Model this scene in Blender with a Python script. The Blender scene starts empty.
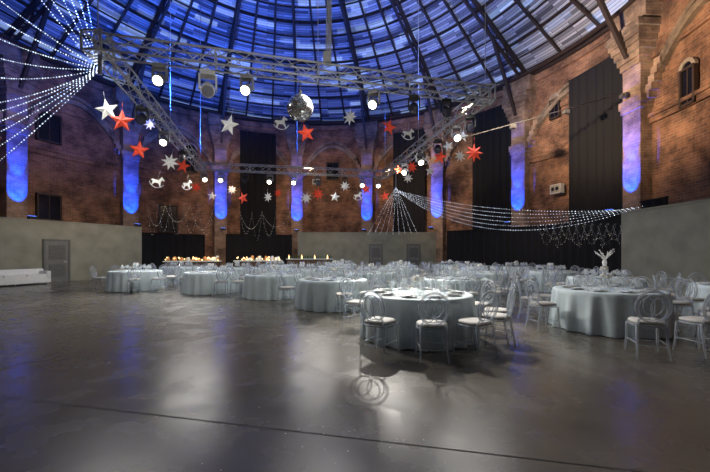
import bpy, math, random
from math import sin, cos, pi, sqrt, atan2, radians
from mathutils import Vector, Matrix
random.seed(7)
F=355.0; H0=253.0; CH=1.45
CX,CY=-3.0,15.0; R=16.0; EAVE=12.6
def P(px,py,D): return Vector(((px-355)/F*D, D, CH+(H0-py)/F*D))
def ringhit(px,RR):
    a=(px-355)/F; A=1+a*a; B=6*a-30; C=234-RR*RR
    t=(-B+sqrt(max(0,B*B-4*A*C)))/(2*A); return t
def ang(px,RR):
    t=ringhit(px,RR); a=(px-355)/F
    return atan2(t-CY, a*t-CX)
def pol(a,r,z=0): return Vector((CX+r*cos(a),CY+r*sin(a),z))

# ---------------- mesh builder
class MB:
    def __init__(s): s.v=[];s.f=[];s.m=[];s.uv=[];s.sm=[]
    def face(s,idx,m=0,uv=None,smooth=False):
        s.f.append(tuple(idx)); s.m.append(m); s.uv.append(uv); s.sm.append(smooth)
    def box(s,c,size,m=0,M=None,uvs=True):
        x,y,z=[d/2 for d in size]; c=Vector(c); b=len(s.v); loc=[]
        for dx,dy,dz in ((-1,-1,-1),(1,-1,-1),(1,1,-1),(-1,1,-1),(-1,-1,1),(1,-1,1),(1,1,1),(-1,1,1)):
            p=c+Vector((dx*x,dy*y,dz*z)); loc.append(p.copy())
            if M is not None: p=M@p
            s.v.append(tuple(p))
        for q in ((0,3,2,1),(4,5,6,7),(0,1,5,4),(1,2,6,5),(2,3,7,6),(3,0,4,7)):
            s.face([b+i for i in q],m,[(loc[i].x+loc[i].y,loc[i].z) for i in q])
    def tube(s,pts,r,n=6,closed=False,m=0,smooth=True,cap=True):
        pts=[Vector(p) for p in pts]; N=len(pts); rr=r if isinstance(r,(list,tuple)) else [r]*N
        b=len(s.v); nrm=None
        for i in range(N):
            if closed: t=pts[(i+1)%N]-pts[i-1]
            else: t=pts[min(i+1,N-1)]-pts[max(i-1,0)]
            if t.length<1e-9: t=Vector((0,0,1))
            t.normalize()
            if nrm is None:
                ref=Vector((0,0,1)) if abs(t.z)<.9 else Vector((1,0,0))
                nrm=t.cross(ref).normalized()
            else:
                nrm=(nrm-t*nrm.dot(t))
                if nrm.length<1e-6: nrm=t.orthogonal()
                nrm.normalize()
            bn=t.cross(nrm)
            for k in range(n):
                a=2*pi*k/n+(pi/4 if n==4 else 0)
                s.v.append(tuple(pts[i]+(nrm*cos(a)+bn*sin(a))*rr[i]))
        for i in range(N if closed else N-1):
            j=(i+1)%N
            for k in range(n):
                l=(k+1)%n
                s.face((b+i*n+k,b+i*n+l,b+j*n+l,b+j*n+k),m,None,smooth)
        if not closed and cap:
            s.face([b+k for k in range(n)][::-1],m); s.face([b+(N-1)*n+k for k in range(n)],m)
    def lathe(s,prof,n=16,m=0,c=(0,0,0),smooth=True,M=None):
        b=len(s.v); c=Vector(c)
        for (r,z) in prof:
            for k in range(n):
                a=2*pi*k/n; p=c+Vector((r*cos(a),r*sin(a),z))
                if M is not None: p=M@p
                s.v.append(tuple(p))
        for i in range(len(prof)-1):
            for k in range(n):
                l=(k+1)%n
                s.face((b+i*n+k,b+i*n+l,b+(i+1)*n+l,b+(i+1)*n+k),m,None,smooth)
    def bead(s,p,r,m=0):
        b=len(s.v); p=Vector(p)
        for d in ((1,0,0),(-1,0,0),(0,1,0),(0,-1,0),(0,0,1),(0,0,-1)):
            s.v.append(tuple(p+Vector(d)*r))
        for q in ((0,2,4),(2,1,4),(1,3,4),(3,0,4),(2,0,5),(1,2,5),(3,1,5),(0,3,5)):
            s.face([b+i for i in q],m)
    def mesh(s,name,mats):
        me=bpy.data.meshes.new(name); me.from_pydata(s.v,[],s.f)
        for m in mats: me.materials.append(m)
        me.polygons.foreach_set("material_index",s.m)
        me.polygons.foreach_set("use_smooth",s.sm)
        if any(u is not None for u in s.uv):
            ul=me.uv_layers.new(name="UVMap"); dat=[]
            for f,u in zip(s.f,s.uv):
                for i in range(len(f)): dat+= list(u[i]) if u else [0.0,0.0]
            ul.data.foreach_set("uv",dat)
        me.update(); return me
    def obj(s,name,mats,loc=(0,0,0),rz=0):
        return mkobj(name,s.mesh(name,mats),loc,rz)
def mkobj(name,me,loc=(0,0,0),rz=0):
    o=bpy.data.objects.new(name,me); o.location=loc; o.rotation_euler=(0,0,rz)
    bpy.context.scene.collection.objects.link(o); return o

# ---------------- materials
def base(name):
    m=bpy.data.materials.new(name); m.use_nodes=True
    return m,m.node_tree.nodes,m.node_tree.links,m.node_tree.nodes["Principled BSDF"]
def simple(name,col,rough=.5,metal=0,noise=.12,scale=8,alpha=None,emis=None,es=0,bump=0):
    m,n,l,b=base(name)
    b.inputs["Roughness"].default_value=rough; b.inputs["Metallic"].default_value=metal
    tc=n.new("ShaderNodeTexCoord"); nz=n.new("ShaderNodeTexNoise"); nz.inputs["Scale"].default_value=scale; nz.inputs["Detail"].default_value=4
    l.new(tc.outputs["Object"],nz.inputs["Vector"])
    cr=n.new("ShaderNodeValToRGB")
    cr.color_ramp.elements[0].position=.3; cr.color_ramp.elements[1].position=.7
    cr.color_ramp.elements[0].color=tuple(c*(1-noise) for c in col)+(1,)
    cr.color_ramp.elements[1].color=tuple(min(1,c*(1+noise)) for c in col)+(1,)
    l.new(nz.outputs["Fac"],cr.inputs["Fac"]); l.new(cr.outputs["Color"],b.inputs["Base Color"])
    if alpha is not None: b.inputs["Alpha"].default_value=alpha
    if emis: b.inputs["Emission Color"].default_value=(*emis,1); b.inputs["Emission Strength"].default_value=es
    if bump:
        bp=n.new("ShaderNodeBump"); bp.inputs["Strength"].default_value=bump; bp.inputs["Distance"].default_value=.02
        l.new(nz.outputs["Fac"],bp.inputs["Height"]); l.new(bp.outputs["Normal"],b.inputs["Normal"])
    return m
def brick_mat(name="brick",c1=(.37,.18,.105,1),c2=(.21,.105,.068,1),c3=(.31,.25,.19,1)):
    m,n,l,b=base(name); b.inputs["Roughness"].default_value=.9
    uv=n.new("ShaderNodeUVMap"); br=n.new("ShaderNodeTexBrick"); l.new(uv.outputs["UV"],br.inputs["Vector"])
    br.inputs["Scale"].default_value=1; br.inputs["Brick Width"].default_value=.34; br.inputs["Row Height"].default_value=.12
    br.inputs["Mortar Size"].default_value=.012
    br.inputs["Color1"].default_value=c1; br.inputs["Color2"].default_value=c2; br.inputs["Mortar"].default_value=c3
    nz=n.new("ShaderNodeTexNoise"); nz.inputs["Scale"].default_value=.9; nz.inputs["Detail"].default_value=8; nz.inputs["Roughness"].default_value=.65
    g=n.new("ShaderNodeTexCoord"); l.new(g.outputs["Object"],nz.inputs["Vector"])
    cr=n.new("ShaderNodeValToRGB"); cr.color_ramp.elements[0].position=.38; cr.color_ramp.elements[0].color=(.36,.33,.32,1)
    cr.color_ramp.elements[1].position=.65; cr.color_ramp.elements[1].color=(1.3,1.22,1.1,1)
    l.new(nz.outputs["Fac"],cr.inputs["Fac"])
    mx=n.new("ShaderNodeMix"); mx.data_type='RGBA'; mx.blend_type='MULTIPLY'; mx.inputs[0].default_value=1
    l.new(br.outputs["Color"],mx.inputs[6]); l.new(cr.outputs["Color"],mx.inputs[7]); l.new(mx.outputs[2],b.inputs["Base Color"])
    bp=n.new("ShaderNodeBump"); bp.inputs["Strength"].default_value=.6; bp.inputs["Distance"].default_value=.03
    l.new(br.outputs["Fac"],bp.inputs["Height"]); bp.invert=True; l.new(bp.outputs["Normal"],b.inputs["Normal"])
    return m
def roof_mat():
    m,n,l,b=base("roof_sheeting"); b.inputs["Roughness"].default_value=.5; b.inputs["Metallic"].default_value=.1
    uv=n.new("ShaderNodeUVMap")
    def bk(w,h,mort,c1,c2,c3,off=.37):
        br=n.new("ShaderNodeTexBrick"); l.new(uv.outputs["UV"],br.inputs["Vector"]); br.offset=off
        br.inputs["Scale"].default_value=1; br.inputs["Brick Width"].default_value=w; br.inputs["Row Height"].default_value=h
        br.inputs["Mortar Size"].default_value=mort; br.inputs["Color1"].default_value=c1; br.inputs["Color2"].default_value=c2; br.inputs["Mortar"].default_value=c3
        return br
    a=bk(2.3,.155,.012,(.75,.75,.78,1),(.08,.08,.1,1),(.02,.02,.03,1))
    l.new(a.outputs["Color"],b.inputs["Base Color"])
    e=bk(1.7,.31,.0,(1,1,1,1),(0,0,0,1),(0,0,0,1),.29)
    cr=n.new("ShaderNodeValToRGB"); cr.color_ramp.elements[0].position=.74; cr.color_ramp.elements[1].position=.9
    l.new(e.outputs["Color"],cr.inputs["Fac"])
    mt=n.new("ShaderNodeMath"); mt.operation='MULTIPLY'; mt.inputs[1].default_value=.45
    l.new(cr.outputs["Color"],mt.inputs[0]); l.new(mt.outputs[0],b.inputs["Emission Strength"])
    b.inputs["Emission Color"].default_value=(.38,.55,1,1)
    return m
def floor_mat():
    m,n,l,b=base("polished_concrete")
    tc=n.new("ShaderNodeTexCoord")
    nz=n.new("ShaderNodeTexNoise"); nz.inputs["Scale"].default_value=.45; nz.inputs["Detail"].default_value=9; nz.inputs["Roughness"].default_value=.62
    l.new(tc.outputs["Object"],nz.inputs["Vector"])
    cr=n.new("ShaderNodeValToRGB"); cr.color_ramp.elements[0].position=.3; cr.color_ramp.elements[0].color=(.07,.062,.05,1)
    cr.color_ramp.elements[1].position=.72; cr.color_ramp.elements[1].color=(.15,.136,.113,1)
    l.new(nz.outputs["Fac"],cr.inputs["Fac"]); l.new(cr.outputs["Color"],b.inputs["Base Color"])
    n2=n.new("ShaderNodeTexNoise"); n2.inputs["Scale"].default_value=2.2; n2.inputs["Detail"].default_value=8
    l.new(tc.outputs["Object"],n2.inputs["Vector"])
    mr=n.new("ShaderNodeMapRange"); mr.inputs[3].default_value=.14; mr.inputs[4].default_value=.38
    l.new(n2.outputs["Fac"],mr.inputs[0]); l.new(mr.outputs[0],b.inputs["Roughness"])
    b.inputs["Specular IOR Level"].default_value=.32
    bp=n.new("ShaderNodeBump"); bp.inputs["Strength"].default_value=.06; bp.inputs["Distance"].default_value=.01
    l.new(n2.outputs["Fac"],bp.inputs["Height"]); l.new(bp.outputs["Normal"],b.inputs["Normal"])
    return m
BR=brick_mat(); BRP=brick_mat("pale_brick",(.46,.31,.22,1),(.34,.23,.16,1),(.4,.36,.31,1)); ROOF=roof_mat(); FLOOR=floor_mat()
STEEL=simple("dark_rusty_steel",(.05,.032,.024),.6,.2)
ALU=simple("truss_aluminium",(.72,.72,.7),.4,.25)
BLK=simple("black_plastic",(.012,.012,.014),.45)
CURT=simple("black_drape",(.007,.007,.010),.9,bump=.2)
PLAS=simple("olive_grey_partition",(.24,.235,.185),.75,noise=.18,scale=1.5)
DOORM=simple("grey_door_paint",(.15,.15,.14),.5)
CLOTH=simple("white_tablecloth",(.66,.76,.78),.7,noise=.05,bump=.1)
CRYS=simple("clear_acrylic",(.62,.68,.75),.04,alpha=.38,noise=.02)
CUSH=simple("ivory_cushion",(.52,.5,.46),.7,noise=.05)
GLASS=simple("glassware",(.85,.9,.92),.05,alpha=.35,noise=.02)
CHINA=simple("white_china",(.75,.75,.73),.2,noise=.03)
SOFA=simple("white_leatherette",(.75,.75,.73),.4,noise=.04)
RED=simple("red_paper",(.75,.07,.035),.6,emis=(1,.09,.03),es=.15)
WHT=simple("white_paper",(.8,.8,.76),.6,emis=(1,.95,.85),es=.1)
LED=simple("fairy_bulb",(.9,.9,1),.4,emis=(.75,.85,1),es=2.5)
LEDW=simple("warm_bulb",(1,.8,.5),.4,emis=(1,.6,.22),es=4)
LEDD=simple("dim_fairy_bulb",(.9,.9,.8),.4,emis=(1,.92,.75),es=.8)
WIRE=simple("clear_wire",(.35,.38,.45),.4)
LENS=simple("lamp_lens",(1,1,1),.3,emis=(1,.9,.65),es=14)
BLENS=simple("blue_lamp_lens",(.2,.4,1),.3,emis=(.08,.2,1),es=6)
WINM=simple("dark_window_pane",(.008,.008,.01),.2)
MIRR=simple("mirror_facet",(.85,.85,.88),.12,.9,noise=.25,scale=14)
GROUT=simple("ball_grout",(.1,.1,.1),.5)
JOINT=simple("joint_sealant",(.02,.018,.016),.7)
FOOD=simple("buffet_food",(.6,.3,.1),.6,noise=.5,scale=20)
WOOD=simple("dark_wood",(.09,.05,.03),.5)

# ---------------- floor
b=MB(); N=96
b.v.append((CX,CY,0))
for k in range(N): b.v.append((CX+24*cos(2*pi*k/N),CY+24*sin(2*pi*k/N),0))
for k in range(N): b.face((0,1+k,1+(k+1)%N))
b.obj("floor",[FLOOR])
b=MB()
def strip(p,q,w):
    p=Vector(p);q=Vector(q);d=(q-p).normalized();nn=Vector((-d.y,d.x,0))*w/2;i=len(b.v)
    for t in (p-nn,q-nn,q+nn,p+nn): b.v.append((t.x,t.y,.003))
    b.face((i,i+1,i+2,i+3))
dv=Vector((5,-1.12,0)).normalized(); nv=Vector((-dv.y,dv.x,0)); o0=Vector((-3.58,3.58,0))
strip(o0-dv*9,o0+dv*13,.010)
strip(o0+dv*6.7,o0+dv*6.7+nv*14,.009)
b.obj("floor_joint",[JOINT])

# ---------------- brick ring wall
A0,A1=radians(-60),radians(262)
TH=.6
def ringband(b,r0,r1,z0,z1,n=150,m=0):
    i=len(b.v)
    for k in range(n+1):
        a=A0+(A1-A0)*k/n
        for r,z in ((r0,z0),(r0,z1),(r1,z1),(r1,z0)): b.v.append(tuple(pol(a,r,z)))
    for k in range(n):
        u0=(A0+(A1-A0)*k/n)*r0; u1=(A0+(A1-A0)*(k+1)/n)*r0; p=i+4*k;q=p+4
        b.face((p,q,q+1,p+1),m,[(u0,z0),(u1,z0),(u1,z1),(u0,z1)])
        b.face((p+1,q+1,q+2,p+2),m,[(u0,0),(u1,0),(u1,.3),(u0,.3)])
        b.face((p+2,q+2,q+3,p+3),m,[(u0,z1),(u1,z1),(u1,z0),(u0,z0)])
        b.face((p+3,q+3,q,p),m,[(u0,0),(u1,0),(u1,.3),(u0,.3)])
    b.face((i,i+1,i+2,i+3),m,[(0,z0),(0,z1),(.6,z1),(.6,z0)])
    p=i+4*n; b.face((p+3,p+2,p+1,p),m,[(0,z0),(0,z1),(.6,z1),(.6,z0)])
b=MB()
ringband(b,R,R+TH,0,EAVE)
b.obj("wall_brick_ring",[BR])
b=MB()
for z,h,d in ((7.1,.25,.14),(7.35,.15,.22),(9.9,.3,.12),(12.1,.35,.22)): ringband(b,R-d,R-.005,z,z+h)
b.obj("trim_brick_cornice",[BR])
PIL=[3.5,29.8,53,75,97.3,120,143,165.5,188,210.5,233,255,-19,-41.5]
def pilmesh():
    b=MB()
    b.box((0,0,5.6),(.95,.56,11.2)); b.box((0,-.08,.25),(1.15,.72,.5))
    b.box((0,-.05,8.2),(1.2,.66,.35)); b.box((0,-.03,7.92),(1.08,.62,.22))
    for i in range(6): b.box((0,-.05-.04*i,9.9+.28*i),(1.05+.16*i,.66+.08*i,.285))
    b.box((0,-.1,12.0),(1.9,.76,.9))
    for sx in (-1,1):
        for i in range(5): b.box((sx*(.55+.13*i),.08,8.3+.3*i),(.3,.38,.3))
    return b.mesh("brick_pilaster",[BRP])
pm=pilmesh()
for a in PIL:
    ar=radians(a); o=mkobj("brick_pilaster",pm,pol(ar,R-.285,0),ar-pi/2)
b=MB()
SP=sorted(PIL)
for i in range(len(SP)-1):
    a0,a1=radians(SP[i])+.06,radians(SP[i+1])-.06
    for rr_,zo in ((.17,0),(.12,.35)):
        pts=[]
        for k in range(17):
            t=k/16; pts.append(pol(a0+(a1-a0)*t,R-.13,9.2+zo+1.5*sin(pi*t)))
        b.tube(pts,rr_,4,smooth=False)
b.obj("trim_brick_arches",[BR])

# windows / niches
def window(px,py0,py1,pw,name,arched=False):
    t=ringhit(px,R-.05); a=ang(px,R-.05); D=t
    z0=CH+(H0-py1)/F*D; z1=CH+(H0-py0)/F*D
    w=pw/F*D
    b=MB(); b.box((0,0,0),(w,.08,z1-z0),0)
    fr=.09
    for s in(-1,1): b.box((s*w/2,-.02,0),(fr,.16,z1-z0+fr),1)
    for s in(-1,1): b.box((0,-.02,s*(z1-z0)/2),(w+fr,.16,fr),1)
    b.box((0,-.03,0),(.05,.06,z1-z0),1)
    if arched:
        pts=[(w/2*cos(pi*k/10),-.02,(z1-z0)/2+w/2*sin(pi*k/10)) for k in range(11)]
        b.tube(pts,.1,4,m=2,smooth=False)
        i=len(b.v)
        for p in pts: b.v.append((p[0],-.045,p[2]))
        b.face(list(range(i,i+11))[::-1],0)
    c=pol(a,R-.13,(z0+z1)/2)
    b.obj(name,[WINM,STEEL,BRP],c,a-pi/2)
window(48,114,142,20,"window_1"); window(48,195,220,20,"window_2")
window(168,206,232,16,"window_3"); window(333,163,180,12,"window_4"); window(691,68,104,16,"window_5",True)
window(556,100,118,10,"window_6",True); window(190,150,172,12,"window_7",True)

# ---------------- roof
RA=17.0
def rz(r): return EAVE+9.2*(1-(max(r,0)/RA)**1.25)
b=MB(); rows=[RA-.82*i for i in range(0,20)]; n=192; cum=[0]
for i in range(1,len(rows)): cum.append(cum[-1]+.93)
for i,r in enumerate(rows):
    for k in range(n): b.v.append(tuple(pol(2*pi*k/n,r,rz(r)+.25)))
for i in range(len(rows)-1):
    for k in range(n):
        l=(k+1)%n; u0=2*pi*k/n*13; u1=2*pi*(k+1)/n*13
        b.face((i*n+k,(i+1)*n+k,(i+1)*n+l,i*n+l),0,[(u0,cum[i]),(u0,cum[i+1]),(u1,cum[i+1]),(u1,cum[i])])
i0=len(b.v); top=(len(rows)-1)*n
b.v.append((CX,CY,rz(rows[-1])+.6))
for k in range(n): b.face((top+k,i0,top+(k+1)%n),0,[(0,0),(.1,.1),(.2,0)])
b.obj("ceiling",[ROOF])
b=MB()
for i,r in enumerate(rows[1:],1):
    b.tube([pol(2*pi*k/96,r,rz(r)+.12) for k in range(96)],.05 if i%3 else .09,4,closed=True,smooth=False)
b.tube([pol(2*pi*k/96,R+.1,EAVE+.2) for k in range(96)],.22,4,closed=True,smooth=False)
b.tube([pol(2*pi*k/96,R-.9,EAVE-.15) for k in range(96)],.10,4,closed=True,smooth=False)
allp=[radians(a) for a in PIL]+[radians(278),radians(301)]
allp=sorted([a%(2*pi) for a in allp]); ribs=[]
for i,a in enumerate(allp):
    a2=allp[(i+1)%len(allp)]
    if a2<a: a2+=2*pi
    ribs.append((a,1)); ribs.append((a+(a2-a)/3,0)); ribs.append((a+2*(a2-a)/3,0))
for a,big in ribs:
    rs=[RA-.4-.9*i for i in range(17)]
    up=[pol(a,r,rz(r)-.02) for r in rs]
    b.tube(up,.14 if big else .09,4,smooth=False)
    if big:
        lo=[pol(a,r-.1,rz(r)-.7) for r in rs]
        b.tube(lo,.10,4,smooth=False)
        for i in range(len(rs)-1):
            b.tube([up[i],lo[i+1]] if i%2 else [lo[i],up[i+1]],.05,4,smooth=False)
        b.tube([pol(a,R-.75,EAVE-2.4),pol(a,R-3,rz(R-3)-.6)],.12,4,smooth=False)
b.obj("roof_steelwork",[STEEL])

# ---------------- partitions
def wallbox(name,p,q,h,th=.25,mat=PLAS):
    p=Vector(p);q=Vector(q);L=(q-p).length;a=atan2(q.y-p.y,q.x-p.x)
    b=MB(); b.box((L/2,0,h/2),(L,th,h),0); b.box((L/2,0,h+.03),(L+.04,th+.06,.06),0); return b.obj(name,[mat],(p.x,p.y,0),a)
wallbox("wall_left",(-17.05,13.4),(-13.3,22),3.0)
wallbox("wall_back",(-4.4,27.5),(6.7,27.5),3.0)
wallbox("wall_right",(10.75,3.6),(10.55,13.9),3.0)
wallbox("wall_side_stub",(10.68,13.95),(12.0,14.5),3.0)
DFR=simple("door_frame",(.1,.1,.095),.5)
def door(name,loc,rz,w=1.0,h=2.05):
    b=MB(); b.box((0,0,h/2),(w,.04,h),0)
    for s in(-1,1): b.box((s*(w/2+.04),-.01,h/2),(.08,.06,h),1)
    b.box((0,-.01,h+.04),(w+.16,.06,.08),1)
    b.tube([(w*.38,-.03,1.0),(w*.38,-.09,1.0),(w*.26,-.09,1.0)],.015,6,m=2)
    b.box((0,-.03,h*.72),(w*.7,.02,h*.35),1); b.box((0,-.03,h*.28),(w*.7,.02,h*.3),1)
    b.obj(name,[DOORM,DFR,ALU],loc,rz)
wd=Vector((3.75,8.6,0)).normalized(); wa=atan2(wd.y,wd.x)
nrm=Vector((wd.y,-wd.x,0))
def onwall(px):
    a=(px-355)/F
    k=3.75/8.6; y=(-17.05-13.4*k)/(a-k); return Vector((a*y,y,0))
dl=onwall(55); door("door_1",dl+nrm*.165,wa)
door("door_2",(1.6,27.33,0),0,.9); door("door_3",(4.5,27.33,0),0,.9)

# ---------------- curtains
def curtain(name,px0,px1,z0,z1,r=R-.5,step=.09,amp=.07):
    a0,a1=ang(px0,r),ang(px1,r)
    if a0>a1:a0,a1=a1,a0
    n=max(8,int((a1-a0)*r/step)); b=MB()
    ph=random.random()*6
    for k in range(n+1):
        a=a0+(a1-a0)*k/n; w=amp*sin(k*1.15+ph)+.03*sin(k*.37)
        b.v.append(tuple(pol(a,r+w*1.3,z0))); b.v.append(tuple(pol(a,r+w,z1)))
    for k in range(n): b.face((2*k,2*k+2,2*k+3,2*k+1),0,None,True)
    b.tube([pol(a0+(a1-a0)*k/12,r,z1+.03) for k in range(13)],.04,6)
    b.obj(name,[CURT])
curtain("stage_curtain",568,628,.02,10.9)
curtain("stage_curtain",472,513,.02,11.3)
curtain("stage_curtain",393,425,2.5,11.2)
curtain("stage_curtain",240,276,.02,11.4)
curtain("stage_curtain",226,292,.02,2.9,r=R-1.1)
curtain("stage_curtain",447,634,.02,3.0,r=R-1.25)
curtain("stage_curtain",140,205,.02,2.8,r=R-1.0)
curtain("stage_curtain",640,668,.02,3.6,r=R-.8)

# ---------------- trusses
TZ=6.55
C4=[Vector((-6.3,8.7,TZ)),Vector((4.2,11.45,TZ)),Vector((1.95,23,TZ)),Vector((-9.1,20.9,TZ))]
def truss(b,p,q,w=.40,r=.027):
    p=Vector(p);q=Vector(q);d=(q-p);L=d.length;d.normalize()
    s=d.cross(Vector((0,0,1))).normalized(); u=Vector((0,0,1)); h=w/2
    cs=[s*h+u*h,-s*h+u*h,-s*h-u*h,s*h-u*h]
    for c in cs: b.tube([p+c,q+c],r,6)
    n=int(L/.45)
    for i in range(n):
        a=p+d*(L*i/n);e=p+d*(L*(i+1)/n)
        for k in range(4):
            c0,c1=cs[k],cs[(k+1)%4]
            b.tube([a+c0,e+c1] if i%2 else [a+c1,e+c0],r*.5,4,cap=False)
    for i in range(0,n+1,6):
        a=p+d*(L*i/n)
        for k in range(4): b.tube([a+cs[k],a+cs[(k+1)%4]],r*.7,4,cap=False)
b=MB()
for i in range(4): truss(b,C4[i],C4[(i+1)%4])
for c in C4:
    h=.23
    for sx,sy in ((1,1),(-1,1),(-1,-1),(1,-1)):
        b.tube([c+Vector((sx*h,sy*h,-h)),c+Vector((sx*h,sy*h,h))],.028,6)
        nx,ny=(-sy,sx)
        for z in(-h,h): b.tube([c+Vector((sx*h,sy*h,z)),c+Vector((nx*h,ny*h,z))],.028,6)
for c in C4+[(C4[0]+C4[1])/2,(C4[2]+C4[3])/2,(C4[1]+C4[2])/2,(C4[0]+C4[3])/2]:
    r=(Vector((c.x,c.y,0))-Vector((CX,CY,0))).length
    b.tube([c+Vector((0,0,.2)),Vector((c.x,c.y,rz(r)))],.012,4)
b.obj("lighting_truss",[ALU])
b=MB()
q0=C4[0].lerp(C4[1],.52)
for k in range(4):
    b.tube([q0+Vector((.05*k,0,.25)),q0+Vector((.03*k,1.0,4)),q0+Vector((.25+.05*k,1.8,rz(6)-TZ))],.018,5)
b.box(q0+Vector((.05,0,.45)),(.22,.22,.3)); b.obj("hoist_cable",[simple("pale_cable",(.5,.5,.48),.5)])

# fixtures
def movinghead():
    b=MB(); b.tube([(0,0,0),(0,0,-.1)],.03,8,m=0); b.box((0,0,-.14),(.3,.26,.1),0)
    for s in(-1,1):
        b.box((s*.17,0,-.32),(.04,.12,.32),0)
    M=Matrix.Translation((0,0,-.44))@Matrix.Rotation(radians(-52),4,'X')
    b.lathe([(0,.16),(.09,.15),(.13,.08),(.14,-.05),(.14,-.2),(.15,-.21),(.13,-.23),(.12,-.22)],16,0,M=M)
    b.lathe([(.125,-.222),(.06,-.235),(0,-.24)],16,1,M=M)
    return b
GREYP=simple("grey_lamp_housing",(.3,.3,.31),.4)
mh=movinghead().mesh("moving_head_light",[GREYP,LENS])
mho=movinghead().mesh("moving_head_light_off",[BLK,simple("dark_lens",(.05,.05,.08),.05)])
mhw=movinghead().mesh("moving_head_light_white",[CHINA,simple("clear_lens",(.3,.3,.35),.05)])
def partruss(i,px):
    p,q=C4[i],C4[(i+1)%4]; a=(px-355)/F
    d=q-p; t=(a*p.y-p.x)/(d.x-a*d.y); return p+d*t
for i,px,on in ((0,160,1),(0,208,2),(0,247,1),(0,374,1),(0,414,0),(0,446,0),(3,142,0),(3,164,1),(3,182,0),
    (1,456,1),(1,470,0),(1,438,0),(1,420,1),(1,405,1),(2,204,1),(2,221,1),(2,245,0),(2,270,1),(2,294,1),(2,318,0),(2,345,0),(2,362,1),(2,378,1)):
    p=partruss(i,px)-Vector((0,0,.24))
    d=Vector((0-p.x,0-p.y)); rzz=atan2(d.y,d.x)+pi/2+random.uniform(-.35,.35)
    o=mkobj("moving_head_light",(mho,mh,mhw)[on],p,rzz)
    o.scale=(1.2,)*3 if on==2 else ((.95,)*3 if i==0 else (1.0,)*3)

# disco ball
D=10.0; c=P(300,108,D); b=MB(); rr=.37
NL=18
b.lathe([(rr*.985*sin(pi*i/16),rr*.985*cos(pi*i/16)) for i in range(17)],24,1)
for i in range(NL):
    t0=pi*i/NL+.012; t1=pi*(i+1)/NL-.012; m=max(3,int(2*NL*sin((t0+t1)/2)))
    for k in range(m):
        a0=2*pi*k/m+.012;a1=2*pi*(k+1)/m-.012; j=len(b.v)
        tl=random.uniform(-.02,.02)
        for t,a in((t0,a0),(t1,a0),(t1,a1),(t0,a1)):
            q=rr*(1+tl*(1 if a==a0 else -1)*.6); b.v.append((q*sin(t)*cos(a),q*sin(t)*sin(a),q*cos(t)))
        b.face((j,j+1,j+2,j+3),0)
b.tube([(0,0,rr),(0,0,TZ-.25-c.z)],.012,6,m=1); b.tube([(0,0,rr),(0,0,rr+.12)],.05,8,m=1)
b.obj("disco_ball",[MIRR,GROUT],c)

# ---------------- hanging stars
def starmesh(n,ri,name,mat,ro=.32,bulge=.07):
    b=MB(); pts=[]
    for k in range(2*n):
        a=pi/2+pi*k/n; r=ro if k%2==0 else ro*ri; pts.append((r*cos(a),0,r*sin(a)))
    b.v+=pts+[(0,-bulge,0),(0,bulge,0)]
    for k in range(2*n):
        l=(k+1)%(2*n); b.face((k,l,2*n)); b.face((l,k,2*n+1))
    b.tube([(0,0,ro-.01),(0,0,ro+.2)],.003,4)
    return b.mesh(name,[mat])
S5R=starmesh(5,.42,"red_star",RED);S5W=starmesh(5,.42,"white_star",WHT);S8R=starmesh(8,.45,"red_star8",RED);S8W=starmesh(8,.45,"white_star8",WHT)
def horsemesh():
    b=MB()
    sil=[(-.26,.02),(-.2,.1),(-.08,.09),(.05,.1),(.1,.2),(.14,.27),(.17,.22),(.27,.15),(.25,.1),(.17,.13),(.14,.02),(.17,-.1),(.2,-.18),(.15,-.18),(.1,-.08),(.06,-.04),(-.08,-.04),(-.12,-.1),(-.16,-.18),(-.21,-.18),(-.17,-.06),(-.19,.02)]
    n=len(sil)
    from mathutils.geometry import tessellate_polygon
    tri=tessellate_polygon([[Vector((x,z,0)) for x,z in sil]])
    for y in(-.015,.015):
        for x,z in sil: b.v.append((x,y,z))
    for t in tri: b.face(t); b.face([i+n for i in t][::-1])
    for k in range(n): l=(k+1)%n; b.face((k,l,l+n,k+n))
    b.tube([(.32*cos(a),0,.08+.32*sin(a)) for a in [pi+.45+(pi-.9)*k/10 for k in range(11)]],.015,5)
    b.tube([(0,0,.09),(0,0,.5)],.003,4)
    return b.mesh("rocking_horse",[WHT])
HM=horsemesh()
stars=[(107,110,11,'w5'),(122,121,11,'r5'),(139,150,9,'r5'),(229,125,10,'w5'),(281,123,8,'h'),(306,133,9,'r5'),(350,117,8,'w8'),(389,127,8,'r5'),
(408,134,7,'h'),(440,157,7,'r5'),(474,153,9,'r8'),(170,162,8,'w8'),(183,166,7,'r5'),(157,182,7,'h'),(187,185,6,'h'),(243,198,6,'r5'),(268,197,5,'w8'),
(306,198,5.5,'w8'),(318,194,6,'r8'),(335,197,5,'w5'),(412,167,6,'r8'),(408,178,5,'w8'),(430,171,5,'w5'),(460,156,6,'w8'),(385,196,5,'r5'),(366,189,5,'r5'),
(196,187,5,'r8'),(345,186,5,'w8'),(358,196,5,'h'),(463,136,6,'w5'),(212,196,4.5,'w5'),(278,193,4.5,'r8'),(425,160,5,'h'),(150,124,6,'w8'),
(448,146,5.5,'w5'),(399,170,4.6,'r5'),(232,190,4.6,'w8')]
MM={'w5':S5W,'r5':S5R,'w8':S8W,'r8':S8R,'h':HM}
b=MB()
for px,py,r,k in stars:
    D=355*.3/r; p=P(px,py,D); o=mkobj("hanging_rocking_horse" if k=='h' else "hanging_star",MM[k],p)
    o.rotation_euler=(0,random.uniform(-.35,.35),random.uniform(-.5,.5))
    q=Vector((CX,CY,0))-Vector((p.x,p.y,0))
    b.tube([p+Vector((0,0,.45 if k=='h' else .5)),Vector((p.x,p.y,rz(q.length)))],.002,3,cap=False)
b.obj("hanging_threads",[BLK])

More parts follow.
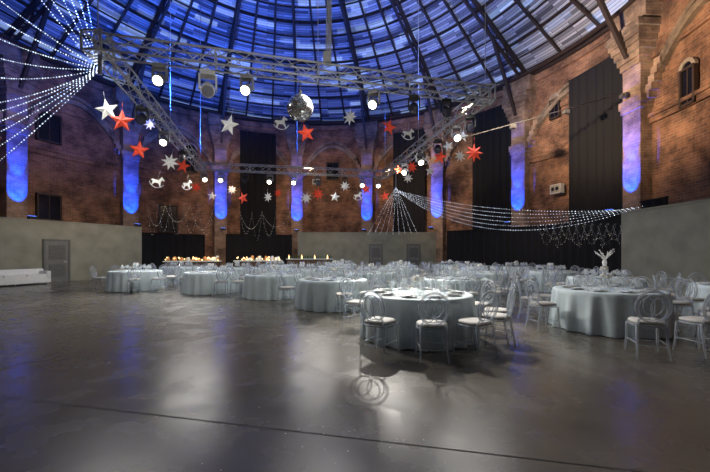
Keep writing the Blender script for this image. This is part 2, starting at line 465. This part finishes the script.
# ---------------- fairy lights
def cat(p,q,sag,n):
    p=Vector(p);q=Vector(q); return [p.lerp(q,t/n)-Vector((0,0,sag*4*(t/n)*(1-t/n))) for t in range(n+1)]
def string(b,p,q,sag,sp=.14,br=.017,mi=0,wi=1,wr=.004):
    L=(Vector(q)-Vector(p)).length; n=max(6,int(L/sp)); pts=cat(p,q,sag,n)
    b.tube(pts[::3]+[pts[-1]],wr,3,m=wi,cap=False)
    for x in pts: b.bead(x,br*random.uniform(.5,1.2),mi)
b=MB(); A=Vector((-6.25,8.7,5.95))
for Y0,s in ((-8,.3),(8,.4),(24,.5),(40,.6),(56,.7),(84,.6),(96,.5),(108,.45),(120,.4),(134,.4),(150,.35)):
    string(b,A,P(-100,72+2*(Y0-72),12.9),s,.13,.018)
for x in (-60,-30,0,22,44,64): string(b,A,P(x,-150,11.5+x*.01),.35,.13,.018)
b.tube([A+Vector((0,0,-.12)),A+Vector((0,0,.35))],.05,8,m=1)
b.obj("fairy_light_canopy",[LED,WIRE])
b=MB(); A=P(396,190,21.5)
for i in range(6):
    string(b,A,(10.25,13.6-.25*i+.3,3.12),.45+.22*i,.12,.016)
for i in range(9):
    string(b,A+Vector((0,0,.2)),P(368+6.2*i,234,27.2),.0,.16,.015)
b.tube([A-Vector((0,0,.1)),A+Vector((0,0,TZ-A.z-.25))],.02,6,m=1)
b.obj("fairy_light_swag",[LED,WIRE])
b=MB()
def swags(pxs,y0,D,dips,mi=0,sp=.12):
    for (x0,x1),d in zip(zip(pxs[:-1],pxs[1:]),dips):
        string(b,P(x0,y0,D),P(x1,y0,D),d/F*D,sp*.6,.017)
swags([147,158,170,184,198,214],205,22.6,[30,26,30,28,30]); swags([147,165,190,214],206,22.8,[20,16,24])
swags([240,252,262,276,290],212,27,[22,28,24,20]); swags([240,262,290],213,27,[16,14])
b.obj("swag_lights_wall",[LEDD,WIRE])
b=MB()
for i in range(12):
    x=538+7.5*i; D=17.6-.3*i
    string(b,P(x,226,D),P(x+9,224,D-.35),(10+6*(i%3))/F*D,.09,.012)
    string(b,P(x,226,D),P(x+18,224,D-.7),(14+5*((i+1)%2))/F*D,.09,.011)
b.obj("swag_lights_curtain",[LEDD,WIRE])

b=MB(); p0=P(462,138,15.5); p1=P(628,92,16.0); b.tube([p0,p1],.022,6); 
for t in(.3,.62,.97):
    q=p0.lerp(p1,t); b.box(q-Vector((0,0,.12)),(.22,.2,.16))
b.obj("lighting_pipe",[simple("grey_pipe",(.1,.1,.1),.5)])
GRL=simple("speaker_grille",(.45,.42,.36),.6); GRD=simple("speaker_grille_dark",(.03,.03,.03),.6)
def speaker(px,py,s,light=True):
    r=R-.5; a=ang(px,r); D=ringhit(px,r); z=CH+(H0-py)/F*D
    b=MB(); b.box((0,0,0),(s,.3,s*.75),0); b.box((0,-.16,0),(s*.85,.02,s*.6),1); b.tube([(0,.15,0),(0,.45,0)],.04,6,m=1)
    for x in(-.2,.2): b.lathe([(s*.16,0),(s*.12,.03),(0,.02)],12,2,M=Matrix.Translation((x*s,-.175,0))@Matrix.Rotation(pi/2,4,'X'))
    b.obj("wall_speaker",[CHINA if light else BLK,GRL if light else GRD,BLK],pol(a,r,z),a-pi/2)
speaker(557,189,.7); speaker(316,182,.6)

def lamp(kind,name,loc,energy,col,target=None,size=None,blend=.5,rad=.15):
    L=bpy.data.lights.new(name,kind); L.energy=energy; L.color=col
    if kind=='SPOT': L.spot_size=radians(size); L.spot_blend=blend
    L.shadow_soft_size=rad
    o=bpy.data.objects.new(name,L); o.location=loc; bpy.context.scene.collection.objects.link(o)
    if target is not None: o.rotation_euler=(Vector(target)-Vector(loc)).to_track_quat('-Z','Y').to_euler()
    return o
BLUE=(0,.05,1)
for a in PIL:
    if a<-10 or a>190: continue
    ar=radians(a)
    b=MB(); b.box((0,0,0),(.34,.2,.16),0); b.box((0,0,.085),(.3,.16,.01),1); b.box((0,.5,-.1),(.06,1.0,.05),0)
    for s in (-1,1): b.box((s*.18,0,-.04),(.02,.1,.2),0)
    b.obj("blue_uplight",[BLK,BLENS],pol(ar,R-1.62,3.3),ar-pi/2)
    lamp('SPOT',"blue_uplight_beam",pol(ar,R-1.62,3.45),2600,BLUE,pol(ar,R-.57,4.8),36,.35,.05)
    lamp('SPOT',"blue_uplight_beam",pol(ar,R-1.62,3.45),6500,BLUE,pol(ar,R-.57,6.7),20,.5,.05)

# ---------------- round tables
def tablemesh():
    b=MB(); n=144; rings=[]
    prof=[(0,.752),(.4,.752),(.86,.752),(.905,.748),(.925,.735)]
    for r,z in prof: rings.append([(r,z)]*n)
    for z in (.66,.55,.42,.3,.18,.08,.012):
        f=(.735-z)/.735; row=[]
        for k in range(n):
            t=2*pi*k/n
            w=cos(18*t+.6*sin(3*t))+.35*cos(31*t+1)
            row.append((.93+.04*f+.05*f**.65*w,z))
        rings.append(row)
    for row in rings:
        for k,(r,z) in enumerate(row): b.v.append((r*cos(2*pi*k/n),r*sin(2*pi*k/n),z))
    for i in range(len(rings)-1):
        for k in range(n):
            l=(k+1)%n; b.face((i*n+k,(i+1)*n+k,(i+1)*n+l,i*n+l),0,None,True)
    b.tube([(0,0,.02),(0,0,.74)],.05,8,m=1); b.lathe([(0,.005),(.3,.005),(.3,.02),(.05,.06)],16,1)
    return b.mesh("round_table",[CLOTH,BLK])
def setting():
    b=MB(); z=.753
    for k in range(10):
        a=2*pi*k/10+.1; c=Vector((.66*cos(a),.66*sin(a),z))
        b.lathe([(.0,.004),(.08,.004),(.135,.018),(.137,.021),(.08,.009),(0,.009)],18,0,c)
        b.box((0,0,0),(.07,.16,.02),3,M=Matrix.Translation(c+Vector((0,0,.022)))@Matrix.Rotation(a+pi/2,4,'Z'))
        for off,h in((.17,.2),(-.02,.23),(.30,.16)):
            aa=a+off*.95+.12; rr=.47 if off<.25 else .5
            g=Vector((rr*cos(aa),rr*sin(aa),z))
            b.lathe([(.035,0),(.034,.004),(.005,.01),(.005,h*.5),(.028,h*.58),(.037,h*.75),(.03,h)],9,1,g)
        for s in(-.17,.17):
            b.box((0,0,0),(.015,.2,.004),2,M=Matrix.Translation(c+Vector((-sin(a)*s,cos(a)*s,.004)))@Matrix.Rotation(a-pi/2,4,'Z'))
    b.lathe([(.12,0),(.12,.01),(.03,.03),(.025,.1),(.07,.14),(.08,.2),(.06,.2)],16,1,(0,0,z))
    for k in range(14):
        a=k*2.4; r=.04+.05*(k%3)/2; b.lathe([(0,-.035),(.03,-.02),(.038,0),(.025,.03),(0,.035)],8,4 if k%3 else 3,(r*cos(a),r*sin(a),z+.22+.02*(k%4)))
    return b.mesh("table_setting",[CHINA,GLASS,ALU,simple("napkin",(.7,.73,.73),.8),simple("flower_petals",(.8,.77,.7),.7)])
TM=tablemesh(); SM=setting()
def chairmesh():
    b=MB(); s=.205
    for sx in(-1,1):
        b.tube([(sx*.18,.18,.44),(sx*.185,.19,.2),(sx*.20,.215,0)],[.02,.017,.013],7)
        b.tube([(sx*.165,-.17,.46),(sx*.17,-.20,.22),(sx*.185,-.25,0)],[.02,.017,.013],7)
    b.tube([(-.19,.195,.17),(.19,.195,.17)],.009,5); b.tube([(-.175,-.21,.17),(.175,-.21,.17)],.009,5)
    for sx in(-1,1): b.tube([(sx*.19,.195,.2),(sx*.175,-.21,.2)],.009,5)
    def sq(r,z,n=28,e=3.2):
        o=[]
        for k in range(n):
            a=2*pi*k/n; c,si=cos(a),sin(a)
            q=(abs(c)**e+abs(si)**e)**(-1/e); o.append((r*q*c,r*q*si,z))
        return o
    def stack(rows,m):
        i=len(b.v); n=len(rows[0])
        for rw in rows: b.v.extend(rw)
        for j in range(len(rows)-1):
            for k in range(n):
                l=(k+1)%n; b.face((i+j*n+k,i+j*n+l,i+(j+1)*n+l,i+(j+1)*n+k),m,None,True)
        b.face([i+(len(rows)-1)*n+k for k in range(n)],m); b.face([i+k for k in range(n)][::-1],m)
    stack([sq(.20,.425),sq(.212,.43),sq(.212,.455),sq(.2,.46)],0)
    stack([sq(.19,.462),sq(.203,.472),sq(.203,.49),sq(.18,.508),sq(.1,.513)],1)
    def bp(x,z): return (x,-.185-(z-.46)*.17,z)
    def oval(cx,cz,rx,rz_,r,n=28,m=0): b.tube([bp(cx+rx*cos(2*pi*k/n),cz+rz_*sin(2*pi*k/n)) for k in range(n)],r,7,closed=True,m=m)
    oval(0,.715,.195,.215,.017)
    oval(0,.735,.115,.14,.010)
    oval(-.068,.69,.09,.15,.009,22); oval(.068,.69,.09,.15,.009,22)
    for sx in(-1,1): b.tube([bp(sx*.165,.44),bp(sx*.15,.52),bp(sx*.13,.56)],.015,7)
    b.tube([bp(-.13,.55),bp(0,.53),bp(.13,.55)],.009,6)
    return b.mesh("crystal_dining_chair",[CRYS,CUSH])
CM=chairmesh()
tables=[(1.1,6.2),(4.9,6.9),(-.6,9.6),(-2.7,11.8),(-5.35,13.2),(-8.7,14.1),
 (2.75,9.9),(.6,13.1),(-2.3,15.4),(-5.6,16.9),(-8.8,18.0),
 (7.1,10.1),(4.6,13.0),(2.0,16.2),(-1.1,18.9),(-4.6,20.4),
 (7.6,13.8),(5.3,16.8),(2.6,20.0),(8.0,17.6),(-.8,22.5),(5.6,21.0),(8.4,7.6)]
manual={0:[-122,-93,-64,-36,-8,22,52,82,112,142],1:[-176,150,120,90,60,30,0],
 2:[-75,-45,-12,24,60,96,132,165],3:[-40,-5,30,65,100,135,168],4:[-55,-20,15,50,85,120,155],5:[-60,-25,10,45,80,115,150,188]}
chairs=[]
def tryc(x,y,ti,face,force=False):
    if not force:
        for (a,c_) in chairs:
            if (a-x)**2+(c_-y)**2<.52**2: return
        for j,(tx,ty) in enumerate(tables):
            if j!=ti and (tx-x)**2+(ty-y)**2<1.34**2: return
        if x>10.2 : return
    chairs.append((x,y)); mkobj("crystal_dining_chair",CM,(x,y,0),face)
for i,a in enumerate([(4.15,5.05),(4.98,5.12),(5.65,5.5),(6.15,6.05)]):
    x,y=a; tx,ty=tables[1]; tryc(x,y,1,atan2(ty-y,tx-x)-pi/2,True)
for i,(tx,ty) in enumerate(tables):
    mkobj("round_table",TM,(tx,ty,0),random.random()*6); mkobj("table_setting",SM,(tx,ty,0),random.random()*6)
    if i in manual: an=manual[i]
    else:
        o=random.random()*36; an=[o+36*k for k in range(10)]
    for a in an:
        r=1.31+random.uniform(-.02,.04); ar=radians(a+random.uniform(-1.5,1.5))
        tryc(tx+r*cos(ar),ty+r*sin(ar),i,ar+pi/2+random.uniform(-.1,.1))
b=MB()
for k in range(16):
    a=k*2.4; l=.2+.16*random.random()
    p=Vector((0,0,.15)); q=p+Vector((.1*cos(a),.1*sin(a),l*.6)); e=q+Vector((.14*cos(a+.5),.14*sin(a+.5),l*.4))
    b.tube([p,q,e],[.006,.005,.003],5)
    for t in(.3,.6,1): b.bead(q.lerp(e,t),.016)
b.lathe([(0,0),(.06,0),(.045,.03),(.06,.1),(.05,.17),(.045,.17),(.04,.04),(0,.03)],14,0)
b.obj("white_branch_vase",[WHT],(7.1,10.1,1.07))

# ---------------- sofa
b=MB()
L=2.6
def rbox(c,s,m=0):
    x,y,z=s; b.box(c,(x-.04,y,z-.04),m); b.box(c,(x,y-.04,z-.04),m); b.box(c,(x-.04,y-.04,z),m)
rbox((0,0,.22),(L,.8,.3)); rbox((0,.32,.52),(L,.18,.38))
for k in(-1,0,1): rbox((k*.8,-.06,.42),(.78,.62,.12))
for s in(-1,1): rbox((s*(L/2-.09),-.02,.44),(.18,.76,.34))
for x in(-1.2,0,1.2):
    for y in(-.33,.33): b.tube([(x,y,0),(x,y,.09)],.025,8,m=1)
sp=Vector((-15.6,15.85,0))+nrm*.47
b.obj("white_sofa",[SOFA,ALU],sp,wa+0)

# ---------------- buffet / bar
def buffet(name,Lb,loc,rz,n,seed):
    random.seed(seed); b=MB()
    b.box((0,0,.45),(Lb,.8,.9),0); b.box((0,0,.93),(Lb+.1,.9,.06),1)
    for k in range(n):
        x=random.uniform(-Lb/2+.1,Lb/2-.1); y=random.uniform(-.3,.3); h=random.uniform(.08,.32)
        b.lathe([(.1,0),(.12,h*.3),(.07,h),(0,h*1.05)],8,random.choice((2,2,1)),(x,y,.96))
    for k in range(n):
        x=random.uniform(-Lb/2,Lb/2); b.bead((x,-.35,1.0+random.random()*.2),.045,3)
    b.obj(name,[WOOD,CLOTH,FOOD,LEDW],loc,rz)
buffet("buffet_counter",3.2,(-10.2,22.4,0),.3,22,1)
buffet("buffet_counter",3.0,(-6.4,23.6,0),.2,20,2)
b=MB(); random.seed(5)
b.box((0,0,.5),(3.2,.6,1.0),0); b.box((0,0,1.02),(3.3,.7,.05),1)
for k in range(24):
    x=-1.5+3*k/23; h=.28; b.lathe([(.035,0),(.035,h*.6),(.012,h*.75),(.012,h),(0,h)],8,3 if k%7==0 else 2,(x,random.uniform(-.2,.2),1.045))
b.obj("bar_counter",[WOOD,CLOTH,simple("bottle_glass",(.04,.08,.03),.1),LEDW],(-3.2,25.3,0),.05)

# disco-ball light specks on the floor, drawn as small white flakes
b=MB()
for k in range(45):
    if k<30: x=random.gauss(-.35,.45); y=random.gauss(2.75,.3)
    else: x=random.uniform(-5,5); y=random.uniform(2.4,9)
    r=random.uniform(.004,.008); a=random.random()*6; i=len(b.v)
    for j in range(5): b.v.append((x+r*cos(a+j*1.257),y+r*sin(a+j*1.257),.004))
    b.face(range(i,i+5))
b.obj("disco_light_specks",[WHT])

# ---------------- lights
E=.66
W=(1,.97,.92)
for (x,y) in ((-6.5,9.5),(-1,10),(3.8,12),(-8,17.5),(2.6,18.5),(-2.5,21.2)):
    lamp('SPOT',"front_wash",(x,y,5.9),600*E,W,(x,y,0),168,.3,1.3)
lamp('SPOT',"front_wash",(5.5,8.5,7),300*E,W,(4,6,0),130,.6,.8)  # soft wash to the right, clear of the truss, no fixture there
lamp('SPOT',"front_wash",(-1,6.5,7),160*E,W,(0,5,0),140,.6,.8)  # soft wash ahead of the truss, no fixture there
lamp('SPOT',"chair_shadow_spot",(.9,13.2,6.3),6000*E,(1,.95,.87),(1.2,7.1,0),29.5,.3,.03)
lamp('SPOT',"chair_shadow_spot",(-3.6,11.6,6.3),3000*E,(1,.95,.87),(2.0,5.6,0),34,.6,.03)  # second spot off the truss, added for chair shadows leaning right
lamp('SPOT',"chair_shadow_spot",(2.3,21.3,6.2),2200*E,(1,.94,.85),(4.8,8.5,0),44,.9,.06)
lamp('SPOT',"chair_shadow_spot",(-8.6,18.5,6.2),7500*E,(1,.98,.93),(-7.2,12.0,0),44,1,.9)
lamp('SPOT',"chair_shadow_spot",(-7.6,14,6.2),1300*E,(1,.95,.85),(-14,18.5,1.6),75,.9,.2)
lamp('SPOT',"unseen_truss_fill",(-1,1.2,6.0),1000*E,(1,.97,.92),(-1,10.5,7),75,.8,.2)  # unseen above the frame; added only to brighten the truss
lamp('SPOT',"buffet_light",(-8,21.5,4.8),500,(1,.62,.28),(-8.2,23.2,.9),110,.8,.1)
WC=(1,.72,.47)
lamp('SPOT',"wall_wash",(3.8,12.5,6.9),8000*E,WC,(13,16.5,9.5),75,.8,.1)
lamp('SPOT',"wall_wash",(3.8,12.5,6.9),3000*E,WC,(13,22,6),60,.9,.1)
lamp('SPOT',"wall_wash",(2.2,22.6,6.9),1700*E,WC,(7,30,7),100,.9,.1)
lamp('SPOT',"wall_wash",(-3,22,6.9),1500*E,WC,(-2,31,6),90,.9,.1)
lamp('SPOT',"wall_wash",(-7,21.6,6.9),1200*E,WC,(-10,30,6),100,.9,.1)
lamp('SPOT',"wall_wash",(-8.2,16,6.9),1000*E,WC,(-18,20,6),90,.9,.1)
BW=(.02,.12,1)
for (x,y,e,tx,ty,sz) in ((-7.5,14,3200,-14,19,115),(-8.8,20,2500,-11.5,24,105),(-4,20,2300,-4,25.5,105),(1.5,20,1700,3,24.5,105),(3.2,16,1000,7,20,105),(-6.3,9.2,2800,-11,14,120),(0,15,1800,-1,20,110)):
    lamp('SPOT',"blue_roof_wash",(x,y,7.3),e*.95,BW,(tx,ty,15),sz,.8,.2)
lamp('SPOT',"roof_white_wash",(3.9,12,7.3),3600*E,(.78,.86,1),(9,20,14),95,.8,.2)
lamp('SPOT',"roof_white_wash",(-1,13,7.3),500*E,(.6,.75,1),(-1,21,17),100,.8,.2)
w=bpy.data.worlds.new("World"); bpy.context.scene.world=w; w.use_nodes=True
w.node_tree.nodes["Background"].inputs[0].default_value=(.5,.6,.75,1); w.node_tree.nodes["Background"].inputs[1].default_value=.05
try: bpy.context.scene.view_settings.view_transform='Standard'
except Exception as ex: print(ex)

cam=bpy.data.cameras.new("camera"); co=bpy.data.objects.new("camera",cam); bpy.context.scene.collection.objects.link(co)
co.location=(0,0,CH); co.rotation_euler=(pi/2,0,0); cam.lens=18; cam.sensor_width=36; cam.shift_y=17/710; cam.clip_end=200
bpy.context.scene.camera=co
